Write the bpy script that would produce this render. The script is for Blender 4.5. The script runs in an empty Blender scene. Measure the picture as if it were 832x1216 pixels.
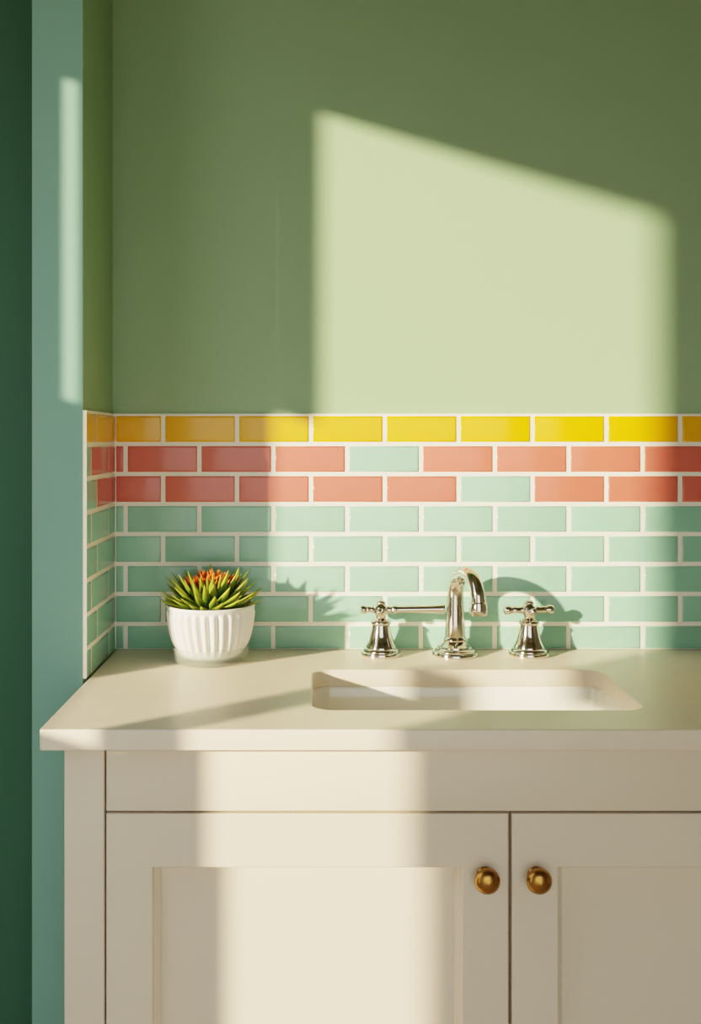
import bpy, bmesh, math, random
from mathutils import Vector, Matrix
random.seed(7)
S=bpy.context.scene
S.view_settings.view_transform='Filmic'
try: S.view_settings.look='Medium High Contrast'
except Exception: 
    try: S.view_settings.look='Filmic - Medium High Contrast'
    except Exception: pass
S.view_settings.exposure=0.15
def lin(c):
    return tuple(((v/255)/12.92 if v/255<=0.04045 else ((v/255+0.055)/1.055)**2.4) for v in c)+(1.0,)
# ---------------- materials
def mat(name,col,rough=0.5,metal=0.0,var=0.0,scale=5.0,bump=0.0,bscale=40.0,island=0.0,coat=0.0,trans=0.0,ior=1.45,attr=None,col2=None,spec=0.5,alpha=1.0):
    m=bpy.data.materials.new(name); m.use_nodes=True
    nt=m.node_tree; b=nt.nodes['Principled BSDF']
    c=lin(col)
    b.inputs['Roughness'].default_value=rough
    b.inputs['Metallic'].default_value=metal
    b.inputs['Coat Weight'].default_value=coat
    b.inputs['Transmission Weight'].default_value=trans
    b.inputs['IOR'].default_value=ior
    b.inputs['Alpha'].default_value=alpha
    b.inputs['Specular IOR Level'].default_value=spec
    tc=nt.nodes.new('ShaderNodeTexCoord')
    n=nt.nodes.new('ShaderNodeTexNoise'); n.inputs['Scale'].default_value=scale; n.inputs['Detail'].default_value=5
    nt.links.new(tc.outputs['Object'],n.inputs['Vector'])
    hs=nt.nodes.new('ShaderNodeHueSaturation'); hs.inputs['Color'].default_value=c
    if attr:
        a=nt.nodes.new('ShaderNodeAttribute'); a.attribute_name=attr
        mx=nt.nodes.new('ShaderNodeMix'); mx.data_type='RGBA'
        mx.inputs[6].default_value=c; mx.inputs[7].default_value=lin(col2)
        nt.links.new(a.outputs['Fac'],mx.inputs[0]); nt.links.new(mx.outputs[2],hs.inputs['Color'])
    mr=nt.nodes.new('ShaderNodeMapRange')
    mr.inputs['To Min'].default_value=1-var; mr.inputs['To Max'].default_value=1+var
    mr.inputs['From Min'].default_value=0.25; mr.inputs['From Max'].default_value=0.75
    nt.links.new(n.outputs['Fac'],mr.inputs['Value'])
    if island>0:
        g=nt.nodes.new('ShaderNodeNewGeometry')
        mr2=nt.nodes.new('ShaderNodeMapRange'); mr2.inputs['To Min'].default_value=1-island; mr2.inputs['To Max'].default_value=1+island
        nt.links.new(g.outputs['Random Per Island'],mr2.inputs['Value'])
        mm=nt.nodes.new('ShaderNodeMath'); mm.operation='MULTIPLY'
        nt.links.new(mr.outputs[0],mm.inputs[0]); nt.links.new(mr2.outputs[0],mm.inputs[1])
        nt.links.new(mm.outputs[0],hs.inputs['Value'])
    else:
        nt.links.new(mr.outputs[0],hs.inputs['Value'])
    nt.links.new(hs.outputs[0],b.inputs['Base Color'])
    if bump>0:
        n2=nt.nodes.new('ShaderNodeTexNoise'); n2.inputs['Scale'].default_value=bscale; n2.inputs['Detail'].default_value=3
        nt.links.new(tc.outputs['Object'],n2.inputs['Vector'])
        bp=nt.nodes.new('ShaderNodeBump'); bp.inputs['Strength'].default_value=bump; bp.inputs['Distance'].default_value=0.002
        nt.links.new(n2.outputs['Fac'],bp.inputs['Height']); nt.links.new(bp.outputs[0],b.inputs['Normal'])
    return m
M_wall=mat('green_paint',(152,182,144),0.6,var=0.02,scale=2,bump=0.12,bscale=180,spec=0.3)
M_pier=mat('green_cool_lit',(134,180,164),0.55,var=0.02,scale=2,bump=0.1,bscale=180,spec=0.3)  # teal cast of the cool light is put into this base colour
M_dark=mat('green_shaded',(78,120,98),0.6,var=0.03,scale=2,spec=0.3)  # darker green carries the shade left of the pier in its colour
M_room=mat('room_paint',(190,186,164),0.8,var=0.02)
M_ceil=mat('ceiling_paint',(136,138,112),0.8,var=0.02)
M_floor=mat('floor_tile',(222,208,184),0.5,var=0.06,scale=8)
M_grout=mat('grout',(250,245,230),0.85,var=0.02,scale=60,bump=0.3,bscale=300)
M_ty=mat('tile_yellow',(240,174,4),0.13,var=0.03,scale=25,bump=0.25,bscale=18,island=0.02)
M_tp=mat('tile_coral',(212,108,92),0.13,var=0.04,scale=25,bump=0.25,bscale=18,island=0.05)
M_tg=mat('tile_seafoam',(142,194,170),0.13,var=0.04,scale=25,bump=0.25,bscale=18,island=0.05)
M_counter=mat('quartz',(234,219,198),0.35,var=0.03,scale=30,bump=0.03,bscale=200)
M_cab=mat('cabinet_paint',(228,213,192),0.42,var=0.012,scale=6,bump=0.04,bscale=120)
M_sink=mat('sink_porcelain',(252,246,234),0.12,coat=0.5)
M_chrome=mat('polished_nickel',(222,212,204),0.07,metal=1.0)
M_brass=mat('aged_brass',(172,126,68),0.27,metal=1.0,var=0.1,scale=40)
M_pot=mat('pot_ceramic',(240,237,230),0.4,var=0.04,scale=30,bump=0.2,bscale=90)
M_glass=mat('saucer_glass',(205,218,205),0.03,alpha=0.25)
M_soil=mat('soil',(60,44,30),0.95,var=0.3,scale=80,bump=1,bscale=150)
M_leaf=mat('succulent_leaf',(38,84,28),0.42,var=0.15,scale=30,island=0.2,attr='tip',col2=(176,182,60))
M_flower=mat('succulent_bloom',(200,78,20),0.5,var=0.15,scale=60,island=0.2,attr='tip',col2=(236,136,44))
# ---------------- helpers
def finish(name,bm,mats,parent=None,smooth=False,autos=None,loc=None,rot=None):
    bmesh.ops.recalc_face_normals(bm,faces=bm.faces[:])
    me=bpy.data.meshes.new(name); bm.to_mesh(me); bm.free()
    for m in (mats if isinstance(mats,(list,tuple)) else [mats]): me.materials.append(m)
    if smooth:
        for p in me.polygons: p.use_smooth=True
    o=bpy.data.objects.new(name,me); S.collection.objects.link(o)
    if autos:
        try: me.set_sharp_from_angle(angle=math.radians(autos))
        except Exception: pass
    if loc: o.location=loc
    if rot: o.rotation_euler=rot
    if parent: o.parent=parent
    return o
def empty(name,loc=(0,0,0)):
    e=bpy.data.objects.new(name,None); S.collection.objects.link(e); e.location=loc; e.empty_display_size=0.05; return e
def addbox(bm,x0,x1,y0,y1,z0,z1,bev=0.0,seg=2,mi=0):
    r=bmesh.ops.create_cube(bm,size=1.0,matrix=Matrix.Translation(((x0+x1)/2,(y0+y1)/2,(z0+z1)/2))@Matrix.Diagonal((x1-x0,y1-y0,z1-z0,1)))
    vs=r['verts']; fs=set(f for v in vs for f in v.link_faces)
    for f in fs: f.material_index=mi
    if bev>0:
        es=list(set(e for v in vs for e in v.link_edges))
        bmesh.ops.bevel(bm,geom=es,offset=bev,segments=seg,affect='EDGES',profile=0.5)
def box(name,x0,x1,y0,y1,z0,z1,m,bev=0,parent=None,seg=2):
    bm=bmesh.new(); addbox(bm,x0,x1,y0,y1,z0,z1,bev,seg)
    return finish(name,bm,m,parent,smooth=bev>0,autos=50 if bev>0 else None)
def rings_mesh(bm,rings,capA=True,capB=True,closed=False):
    vr=[[bm.verts.new(p) for p in r] for r in rings]
    n=len(rings[0])
    L=len(vr)
    for i in range(L if closed else L-1):
        a=vr[i];b=vr[(i+1)%L]
        for k in range(n):
            bm.faces.new((a[k],a[(k+1)%n],b[(k+1)%n],b[k]))
    if capA and not closed: bm.faces.new(vr[0][::-1])
    if capB and not closed: bm.faces.new(vr[-1])
    return vr
def lathe(bm,prof,seg=48,mod=None,M=None,capA=True,capB=True):
    rings=[]
    for (r,z) in prof:
        ring=[]
        for k in range(seg):
            a=2*math.pi*k/seg
            rr=r*(mod(a,z,r) if mod else 1)
            p=Vector((rr*math.cos(a),rr*math.sin(a),z))
            ring.append(M@p if M else p)
        rings.append(ring)
    return rings_mesh(bm,rings,capA,capB)
def tube(bm,pts,rad,seg=24,caps=True):
    pts=[Vector(p) for p in pts]; rings=[]
    up=None
    for i,p in enumerate(pts):
        t=(pts[min(i+1,len(pts)-1)]-pts[max(i-1,0)]).normalized()
        if up is None:
            up=t.orthogonal().normalized()
        up=(up-t*up.dot(t)).normalized()
        s=t.cross(up); r=rad[i] if isinstance(rad,(list,tuple)) else rad
        rings.append([p+(up*math.cos(2*math.pi*k/seg)+s*math.sin(2*math.pi*k/seg))*r for k in range(seg)])
    rings_mesh(bm,rings,caps,caps)
# ---------------- geometry constants
TX=-0.412; PY=-0.245; PL=-0.5086; CT=0.85; TOPZ=1.3195
WX=-0.9; R=1.28; SZ=0.307
CEIL=2.6
sun_dir=Vector((1,1/R,-SZ))
# ---------------- room shell
box('wall_back',-0.419,2.3,0.007,0.12,0,CEIL,M_wall)
bm=bmesh.new(); addbox(bm,PL,-0.419,PY,0.12,0,CEIL)
for f in bm.faces:
    c=f.calc_center_median()
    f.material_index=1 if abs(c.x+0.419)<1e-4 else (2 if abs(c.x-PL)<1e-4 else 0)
finish('wall_side',bm,[M_pier,M_wall,M_dark])
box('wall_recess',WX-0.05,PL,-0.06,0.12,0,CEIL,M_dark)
box('wall_right',2.3,2.4,-4,0.12,0,CEIL,M_room)
bm=bmesh.new(); addbox(bm,-0.9,2.3,-2.7,-2.6,1.8,CEIL); addbox(bm,1.0,2.3,-2.7,-2.6,0,1.8)  # unseen wall added to cut the fill from above and from the right
finish('fill_mask_wall',bm,M_room)
box('floor',-1.1,2.4,-4,0.12,-0.05,0,M_floor)
box('ceiling',-1.1,2.4,-4,0.12,CEIL,CEIL+0.05,M_ceil)
# unseen sun mask wall added, openings shaped to cast the lit patches, reveals splayed
opens=[(-1.226,-0.70,1.2,2.206),(-1.226,-0.63,1.2,1.575),(-1.0,-0.63,1.0,1.2),(-1.335,-1.105,0.2,1.2),(-0.612,-0.596,1.482,2.047)]
ys=sorted(set([-4,-0.06]+[o[0] for o in opens]+[o[1] for o in opens]))
zs=sorted(set([0,CEIL]+[o[2] for o in opens]+[o[3] for o in opens]))
def is_open(y,z): return any(o[0]<y<o[1] and o[2]<z<o[3] for o in opens)
bm=bmesh.new(); T=-0.06; off=sun_dir*T
vc={}
def V(i,j,s):
    k=(i,j,s)
    if k not in vc:
        p=Vector((WX,ys[i],zs[j]))
        if s: p=p+off
        vc[k]=bm.verts.new(p)
    return vc[k]
ny=len(ys)-1; nz=len(zs)-1
solid=lambda i,j: 0<=i<ny and 0<=j<nz and not is_open((ys[i]+ys[i+1])/2,(zs[j]+zs[j+1])/2)
for i in range(ny):
    for j in range(nz):
        if not solid(i,j): continue
        for s in (0,1): bm.faces.new((V(i,j,s),V(i+1,j,s),V(i+1,j+1,s),V(i,j+1,s)))
        for (di,dj,a,b) in ((-1,0,(i,j),(i,j+1)),(1,0,(i+1,j),(i+1,j+1)),(0,-1,(i,j),(i+1,j)),(0,1,(i,j+1),(i+1,j+1))):
            if not solid(i+di,j+dj):
                bm.faces.new((V(*a,0),V(*b,0),V(*b,1),V(*a,1)))
finish('sun_mask_wall',bm,M_room)
# ---------------- tiles
bm=bmesh.new()
RP=0.0604; TH=0.0526; CP=0.14865; JW=0.0082
def tile(u0,u1,z0,z1,side,mi):
    if u1-u0<0.004 or z1-z0<0.004: return
    rings=[]
    for ins,d in ((0,0.0),(0,0.0045),(0.0007,0.0060),(0.0020,0.0069),(0.0040,0.0072)):
        r=[]
        for (u,z) in ((u0+ins,z0+ins),(u1-ins,z0+ins),(u1-ins,z1-ins),(u0+ins,z1-ins)):
            if side: r.append((-0.419+d,u,z))
            else: r.append((u,0.007-d,z))
        rings.append(r)
    n0=len(bm.faces)
    rings_mesh(bm,rings,False,True)
    bm.faces.ensure_lookup_table()
    for f in bm.faces[n0:]: f.material_index=mi; f.smooth=True
px=lambda p:(p-380)/590
for row in range(8):
    z1=TOPZ-row*RP; z0=max(z1-TH,CT+0.001)
    j0=px(193.5) if row%2==0 else px(236.5)
    for k in range(-2,22):
        a=j0+k*CP+JW/2; b=j0+(k+1)*CP-JW/2
        a=max(a,TX+0.001+ (0.0)); b=min(b,2.28)
        if b<=a: continue
        mi=1 if row==0 else (2 if row in(1,2) else 3)
        if row==1 and k==2: mi=3
        if row==2 and k==4: mi=3
        tile(a,b,z0,z1,False,mi)
    js=-0.158 if row%2==0 else -0.206
    for k in range(-2,3):
        a=js+k*CP+JW/2; b=js+(k+1)*CP-JW/2
        a=max(a,PY+0.003); b=min(b,-0.001)
        if b<=a: continue
        mi=1 if row==0 else ((2 if k>=0 else 3) if row in(1,2) else 3)
        tile(a,b,z0,z1,True,mi)
addbox(bm,-0.4189,2.29,0.0017,0.0069,CT,TOPZ+0.0045,mi=0)
addbox(bm,-0.4189,-0.4137,PY+0.0005,0.0017,CT,TOPZ+0.0045,mi=0)
addbox(bm,-0.4189,-0.4125,PY-0.0,PY+0.0025,CT,TOPZ+0.0045,mi=0)
o=finish('tile_backsplash',bm,[M_grout,M_ty,M_tp,M_tg])
# ---------------- countertop with sink cutout
def rrect(x0,x1,y0,y1,r,n=8):
    P=[]
    for cx,cy,a0 in ((x1-r,y1-r,0),(x0+r,y1-r,90),(x0+r,y0+r,180),(x1-r,y0+r,270)):
        for k in range(n+1):
            a=math.radians(a0+90*k/n); P.append((cx+r*math.cos(a),cy+r*math.sin(a)))
    return P
SX0,SX1,SY0,SY1=-0.013,0.511,-0.447,-0.178
cu=bpy.data.curves.new('c','CURVE'); cu.dimensions='2D'; cu.fill_mode='BOTH'
BV=0.0025
def spl(P):
    s=cu.splines.new('POLY'); s.points.add(len(P)-1)
    for i,p in enumerate(P): s.points[i].co=(p[0],p[1],0,1)
    s.use_cyclic_u=True
spl(rrect(-0.4095+BV,0.97-BV,-0.553+BV,-0.0008-BV,0.003,3))
spl(rrect(SX0-BV,SX1+BV,SY0-BV,SY1+BV,0.035+BV,10))
cu.extrude=0.0155-BV; cu.bevel_depth=BV; cu.bevel_resolution=3
tmp=bpy.data.objects.new('t',cu); S.collection.objects.link(tmp)
bpy.context.view_layer.update()
me=bpy.data.meshes.new_from_object(tmp.evaluated_get(bpy.context.evaluated_depsgraph_get()))
bpy.data.objects.remove(tmp)
me.name='countertop'; me.materials.clear(); me.materials.append(M_counter)
ct=bpy.data.objects.new('countertop',me); S.collection.objects.link(ct); ct.location=(0,0,CT-0.0155)
# sink
bm=bmesh.new()
zb=CT-0.0312
prof=[(0.018,0.0),(0.003,0.0),(0.001,-0.004),(-0.002,-0.05),(-0.008,-0.105),(-0.016,-0.122),(-0.032,-0.132),(-0.06,-0.136),(-0.10,-0.138)]
rings=[]
for e,dz in prof:
    rr=max(0.038+e*0.6,0.012)
    rings.append([(x,y,zb+dz) for x,y in rrect(SX0-e,SX1+e,SY0-e,SY1+e,rr,8)])
rings_mesh(bm,rings,False,True)
outer=[]
for e,dz in [(0.018,0.0),(0.018,-0.008),(0.008,-0.012),(0.005,-0.11),(-0.01,-0.14),(-0.05,-0.146)]:
    rr=max(0.038+e*0.6,0.012)
    outer.append([(x,y,zb+dz) for x,y in rrect(SX0-e,SX1+e,SY0-e,SY1+e,rr,8)])
rings_mesh(bm,outer,False,True)
lathe(bm,[(0.0,-0.1365),(0.006,-0.1365),(0.02,-0.1355),(0.024,-0.137),(0.024,-0.14)],24,M=Matrix.Translation(((SX0+SX1)/2,(SY0+SY1)/2,zb)),capA=False)
finish('undermount_sink',bm,M_sink,smooth=True,autos=60)
# ---------------- cabinet
cab=empty('vanity_cabinet',(0.28,-0.28,0))
def cbox(n,*a,**k):
    o=box(n,*a,parent=cab,**k); o.location-=Vector(cab.location); return o
ZT=CT-0.0312; F=-0.53
CL,CR=-0.3786,0.937
cbox('side_panel_1',CL,CL+0.018,-0.512,-0.008,0.0,ZT,M_cab)
cbox('side_panel_2',CR-0.018,CR,-0.512,-0.008,0.0,ZT,M_cab)
cbox('backing',CL+0.018,CR-0.018,-0.506,-0.503,0.08,ZT-0.0,M_cab)
cbox('bottom_panel',CL+0.018,CR-0.018,-0.502,-0.008,0.08,0.098,M_cab)
cbox('toe_kick',CL+0.018,CR-0.018,-0.47,-0.455,0.0,0.08,M_cab)
DL,DR=-0.3165,0.8765
cbox('stile_1',CL,DL-0.003,F,-0.511,0,ZT-0.0005,M_cab,bev=0.0015)
cbox('stile_2',DR+0.003,CR,F,-0.511,0,ZT-0.0005,M_cab,bev=0.0015)
cbox('bottom_rail',DL-0.003,DR+0.003,F,-0.511,0.08,0.117,M_cab,bev=0.0015)
cbox('drawer_front',DL,DR,F,-0.5115,0.7225,ZT-0.003,M_cab,bev=0.0018)
def door(n,x0,x1):
    z0,z1=0.12,0.719; w=0.069; h=0.080
    bm=bmesh.new(); yb=-0.507
    def loop(i,j,y): return [(x0+i,y,z0+j),(x1-i,y,z0+j),(x1-i,y,z1-j),(x0+i,y,z1-j)]
    L=[loop(0,0,yb),loop(0,0,F+0.0018),loop(0.0006,0.0006,F+0.0005),loop(0.0018,0.0018,F),
       loop(w-0.0015,h-0.0015,F),loop(w,h,F+0.0015),loop(w+0.0004,h+0.0004,F+0.008),loop(w+0.0095,h+0.007,F+0.0190),loop(w+0.0098,h+0.0073,F+0.0215)]
    rings_mesh(bm,L,True,True)
    o=finish(n,bm,M_cab,cab); o.location-=Vector(cab.location)
door('door_panel_1',DL,0.2785); door('door_panel_2',0.2835,DR)
for i,kx in enumerate((0.2435,0.3190)):
    bm=bmesh.new()
    lathe(bm,[(0.0,0),(0.0125,0),(0.013,0.0015),(0.010,0.003),(0.0065,0.005),(0.006,0.012),(0.010,0.0145),(0.0160,0.0165),(0.0185,0.020),(0.0188,0.023),(0.0178,0.0265),(0.0150,0.0300),(0.0110,0.0325),(0.006,0.0340),(0,0.0345)],40,capA=False,capB=False)
    o=finish('knob_%d'%(i+1),bm,M_brass,cab,smooth=True,rot=(math.radians(90),0,0))
    o.location=Vector((kx,F,0.6290))-Vector(cab.location)
# ---------------- faucet
FY=-0.053
fa=empty('bathroom_faucet',(0.264,FY,CT))
bm=bmesh.new()
lathe(bm,[(0,0),(0.0445,0),(0.0450,0.004),(0.0435,0.0075),(0.0395,0.009),(0.0395,0.0115),(0.0365,0.0150),(0.0335,0.0158),(0.0330,0.019),(0.028,0.0225),(0.0235,0.026),(0.0215,0.029),(0.0228,0.032),(0.0215,0.035),(0.0195,0.037),(0.0190,0.06),(0.0178,0.085),(0.0175,0.09)],48,capA=False,capB=False)
pts=[];rad=[]
fx,fy=0.032,-0.088
pts.append((0,0,0.085));rad.append(0.0176)
pts.append((0,0,0.10));rad.append(0.0170)
pts.append((0,0,0.112));rad.append(0.0166)
for k in range(1,25):
    a=math.pi*k/24*0.97
    u=(1-math.cos(a))/2; h=math.sin(a)
    pts.append((fx*u,fy*u,0.115+0.051*h)); rad.append(0.0164-0.0028*min(1,k/14))
e=Vector(pts[-1]); 
pts.append((e.x,e.y,e.z-0.012)); rad.append(0.0136)
tube(bm,pts,rad,28)
lathe(bm,[(0.0,0.016),(0.0135,0.016),(0.0155,0.014),(0.0155,0.010),(0.0165,0.008),(0.0165,-0.006),(0.0150,-0.009),(0.0135,-0.009),(0.011,-0.003),(0,-0.003)],32,M=Matrix.Translation((e.x,e.y,e.z-0.017)),capA=False,capB=False)
finish('spout',bm,M_chrome,fa,smooth=True,autos=40)
def handle(n,dx,right):
    bm=bmesh.new()
    lathe(bm,[(0,0),(0.0395,0),(0.0402,0.003),(0.0390,0.007),(0.0350,0.0085),(0.0350,0.011),(0.0325,0.0145),(0.0300,0.0155),(0.0295,0.019),(0.0255,0.026),(0.0215,0.038),(0.0185,0.052),(0.0170,0.060),(0.0195,0.062),(0.0200,0.065),(0.0180,0.068),(0.0125,0.070),(0.0100,0.073),(0.0105,0.078),(0.0135,0.082),(0.0150,0.088),(0.0140,0.094),(0.0105,0.098),(0.0085,0.100),(0.0095,0.102),(0.0085,0.105),(0.004,0.1075),(0,0.108)],40,capA=False,capB=False)
    def bar(prof,ang,tilt=0):
        Mx=Matrix.Translation((0,0,0.0885))@Matrix.Rotation(ang,4,'Z')@Matrix.Rotation(math.radians(90)-tilt,4,'Y')
        lathe(bm,prof,24,M=Mx,capA=False,capB=False)
    fin=[(0,0.0),(0.0080,0.008),(0.0070,0.016),(0.0060,0.022),(0.0074,0.030),(0.0064,0.032),(0.0062,0.034),(0.0085,0.037),(0.0094,0.042),(0.0080,0.0475),(0.004,0.050),(0,0.0505)]
    if right:
        bar([(r,z*1.02) for r,z in fin],0.12); bar([(r,z*1.02) for r,z in fin],math.pi+0.12)
    else:
        bar([(r,z*0.82) for r,z in fin],math.pi-0.1)
        bar([(0,0),(0.0080,0.008),(0.0074,0.016),(0.0064,0.020),(0.0082,0.024),(0.0094,0.027),(0.0082,0.030),(0.0072,0.033),(0.0070,0.04),(0.0078,0.10),(0.0088,0.115),(0.0092,0.121),(0.0080,0.125),(0,0.1255)],-0.1,0.03)
    bar([(0,0),(0.0065,0.008),(0.0055,0.02),(0.0075,0.024),(0.0065,0.029),(0,0.031)],-math.pi/2+(0.12 if right else -0.1))
    o=finish(n,bm,M_chrome,fa,smooth=True,autos=45); o.location=(dx,0,0)
handle('handle_1',0.119-0.264,False); handle('handle_2',0.409-0.264,True)
# ---------------- potted succulent
PC=Vector((-0.209,-0.100,CT))
pl=empty('potted_succulent',PC)
bm=bmesh.new()
NR=30
def rib(a,z,r):
    k=max(0,min(1,(z-0.014)/0.02))*max(0,min(1,(0.101-z)/0.008))
    return 1+k*(0.10*(abs(math.sin((a+z*0.5)*NR/2))-0.6))
outer=[(0.0,0.010),(0.044,0.010),(0.052,0.0115),(0.0600,0.017),(0.0665,0.028),(0.0725,0.042),(0.0762,0.056),(0.0788,0.070),(0.0805,0.084),(0.0815,0.095),(0.0825,0.101),(0.0840,0.104),(0.0840,0.108),(0.0822,0.1095),(0.0795,0.108),(0.0785,0.10),(0.0755,0.085),(0.0,0.085)]
pr=[]
for i in range(len(outer)-1):
    a,b=outer[i],outer[i+1]
    n=4 if 3<=i<=9 else 1
    for k in range(n): pr.append((a[0]+(b[0]-a[0])*k/n,a[1]+(b[1]-a[1])*k/n))
pr.append(outer[-1])
pr[0]=(0.0005,0.010);pr[-1]=(0.0005,0.085)
lathe(bm,pr,NR*10,mod=lambda a,z,r: rib(a,z,r) if r>0.055 else 1)
finish('ribbed_pot',bm,M_pot,pl,smooth=True,autos=75)
bm=bmesh.new()
lathe(bm,[(0.0005,0),(0.062,0),(0.0675,0.002),(0.0705,0.007),(0.0722,0.016),(0.0738,0.026),(0.0745,0.030),(0.0740,0.031),(0.0730,0.030),(0.0718,0.026),(0.0690,0.018),(0.065,0.0125),(0.058,0.0095),(0.0005,0.0092)],64)
finish('glass_saucer',bm,M_glass,pl,smooth=True)
bm=bmesh.new(); lathe(bm,[(0.0005,0.086),(0.0765,0.0862),(0.070,0.096),(0.04,0.100),(0.0005,0.102)],40)
finish('soil',bm,M_soil,pl,smooth=True)
def leaves(name,specs,m):
    bm=bmesh.new(); lay=bm.verts.layers.float.new('tip')
    for (az,elev,L,W,curl,base) in specs:
        d=Vector((math.cos(az),math.sin(az),0)); s=Vector((-math.sin(az),math.cos(az),0))
        p=Vector(base); n=9; rings=[]; tips=[]
        for i in range(n+1):
            t=i/n
            e=elev+curl*t
            dirv=d*math.cos(e)+Vector((0,0,1))*math.sin(e); nv=-d*math.sin(e)+Vector((0,0,1))*math.cos(e)
            if i: p=p+dirv*(L/n)
            w=W*0.5*(0.75+0.9*t if t<0.28 else (1.0*(1-((t-0.28)/0.72)**1.7))) + 0.0003
            th=w*0.45+0.0002
            ring=[]
            tp=[]
            for (cx,cz,ed) in ((-1,0.35,1),(-0.55,-0.35,.3),(0,-0.75,0),(0.55,-0.35,.3),(1,0.35,1),(0.5,0.12,.2),(0,-0.02,0),(-0.5,0.12,.2)):
                ring.append(p+s*(cx*w)+nv*(cz*th*1.3)); tp.append(min(1,ed*0.6*(0.3+t)+max(0,t-0.5)*1.3))
            rings.append(ring);tips.append(tp)
        vr=rings_mesh(bm,rings)
        for r,tp in zip(vr,tips):
            for v,x in zip(r,tp): v[lay]=x
    return finish(name,bm,m,pl,smooth=True)
sp=[]
U=random.uniform
for (n,elev,L,W,rb,cu_) in ((18,0.16,0.072,0.021,0.028,0.35),(19,0.40,0.080,0.021,0.026,0.25),(19,0.66,0.087,0.020,0.022,0.15),(17,0.92,0.088,0.018,0.022,0.05),(15,1.10,0.078,0.015,0.027,0.0)):
    o_=U(0,6)
    for k in range(n):
        az=o_+2*math.pi*k/n+U(-.12,.12)
        l=L*U(0.88,1.1)
        if math.sin(az)>0.4 and elev<1.0: l*=0.80
        sp.append((az,elev+U(-.1,.1),l,W*U(.85,1.1),cu_,(rb*math.cos(az),rb*math.sin(az),0.099)))
leaves('leaves',sp,M_leaf)
sp=[]
for k in range(190):
    r=0.044*math.sqrt(U(0,1)); az=U(0,6.28)
    sp.append((az,1.4-r*16+U(-.25,.25),U(0.012,0.020),U(0.004,0.0065),0.1,(r*math.cos(az),r*math.sin(az),0.158-r*0.30)))
for k in range(16):
    az=k*2*math.pi/16
    sp.append((az,1.15,0.053,0.010,0.0,(0.006*math.cos(az),0.006*math.sin(az),0.105)))
leaves('bloom',sp,M_flower)
# ---------------- lights
sl=bpy.data.lights.new('sun','SUN'); sl.energy=11.0; sl.color=(1,0.80,0.55); sl.angle=math.radians(1.7)
so=bpy.data.objects.new('sun',sl); S.collection.objects.link(so)
so.rotation_euler=sun_dir.to_track_quat('-Z','Y').to_euler(); so.location=(-3,-3,3)
w=bpy.data.worlds.new('w'); S.world=w; w.use_nodes=True
nt=w.node_tree; bg=nt.nodes['Background']
tc=nt.nodes.new('ShaderNodeTexCoord'); sx=nt.nodes.new('ShaderNodeSeparateXYZ'); rp=nt.nodes.new('ShaderNodeValToRGB')
nt.links.new(tc.outputs['Generated'],sx.inputs[0]); 
mrr=nt.nodes.new('ShaderNodeMapRange'); mrr.inputs['From Min'].default_value=-0.4; mrr.inputs['From Max'].default_value=0.6
nt.links.new(sx.outputs['Z'],mrr.inputs[0]); nt.links.new(mrr.outputs[0],rp.inputs[0])
rp.color_ramp.elements[0].color=(0.62,0.56,0.48,1); rp.color_ramp.elements[1].color=(0.7,0.85,1.0,1)
e_=rp.color_ramp.elements.new(0.42); e_.color=(1.0,0.96,0.89,1)
nt.links.new(rp.outputs[0],bg.inputs[0]); bg.inputs[1].default_value=2.05
# ---------------- camera
cd=bpy.data.cameras.new('camera'); co=bpy.data.objects.new('camera',cd); S.collection.objects.link(co)
co.location=(0,-2.0,1.2737); co.rotation_euler=(math.radians(90),0,0)
cd.sensor_fit='VERTICAL'; cd.sensor_height=36; cd.sensor_width=36*832/1216
cd.lens=1180/1216*36
cd.shift_x=(416-380)/1216; cd.shift_y=-(608-521)/1216
cd.clip_start=0.05
S.camera=co
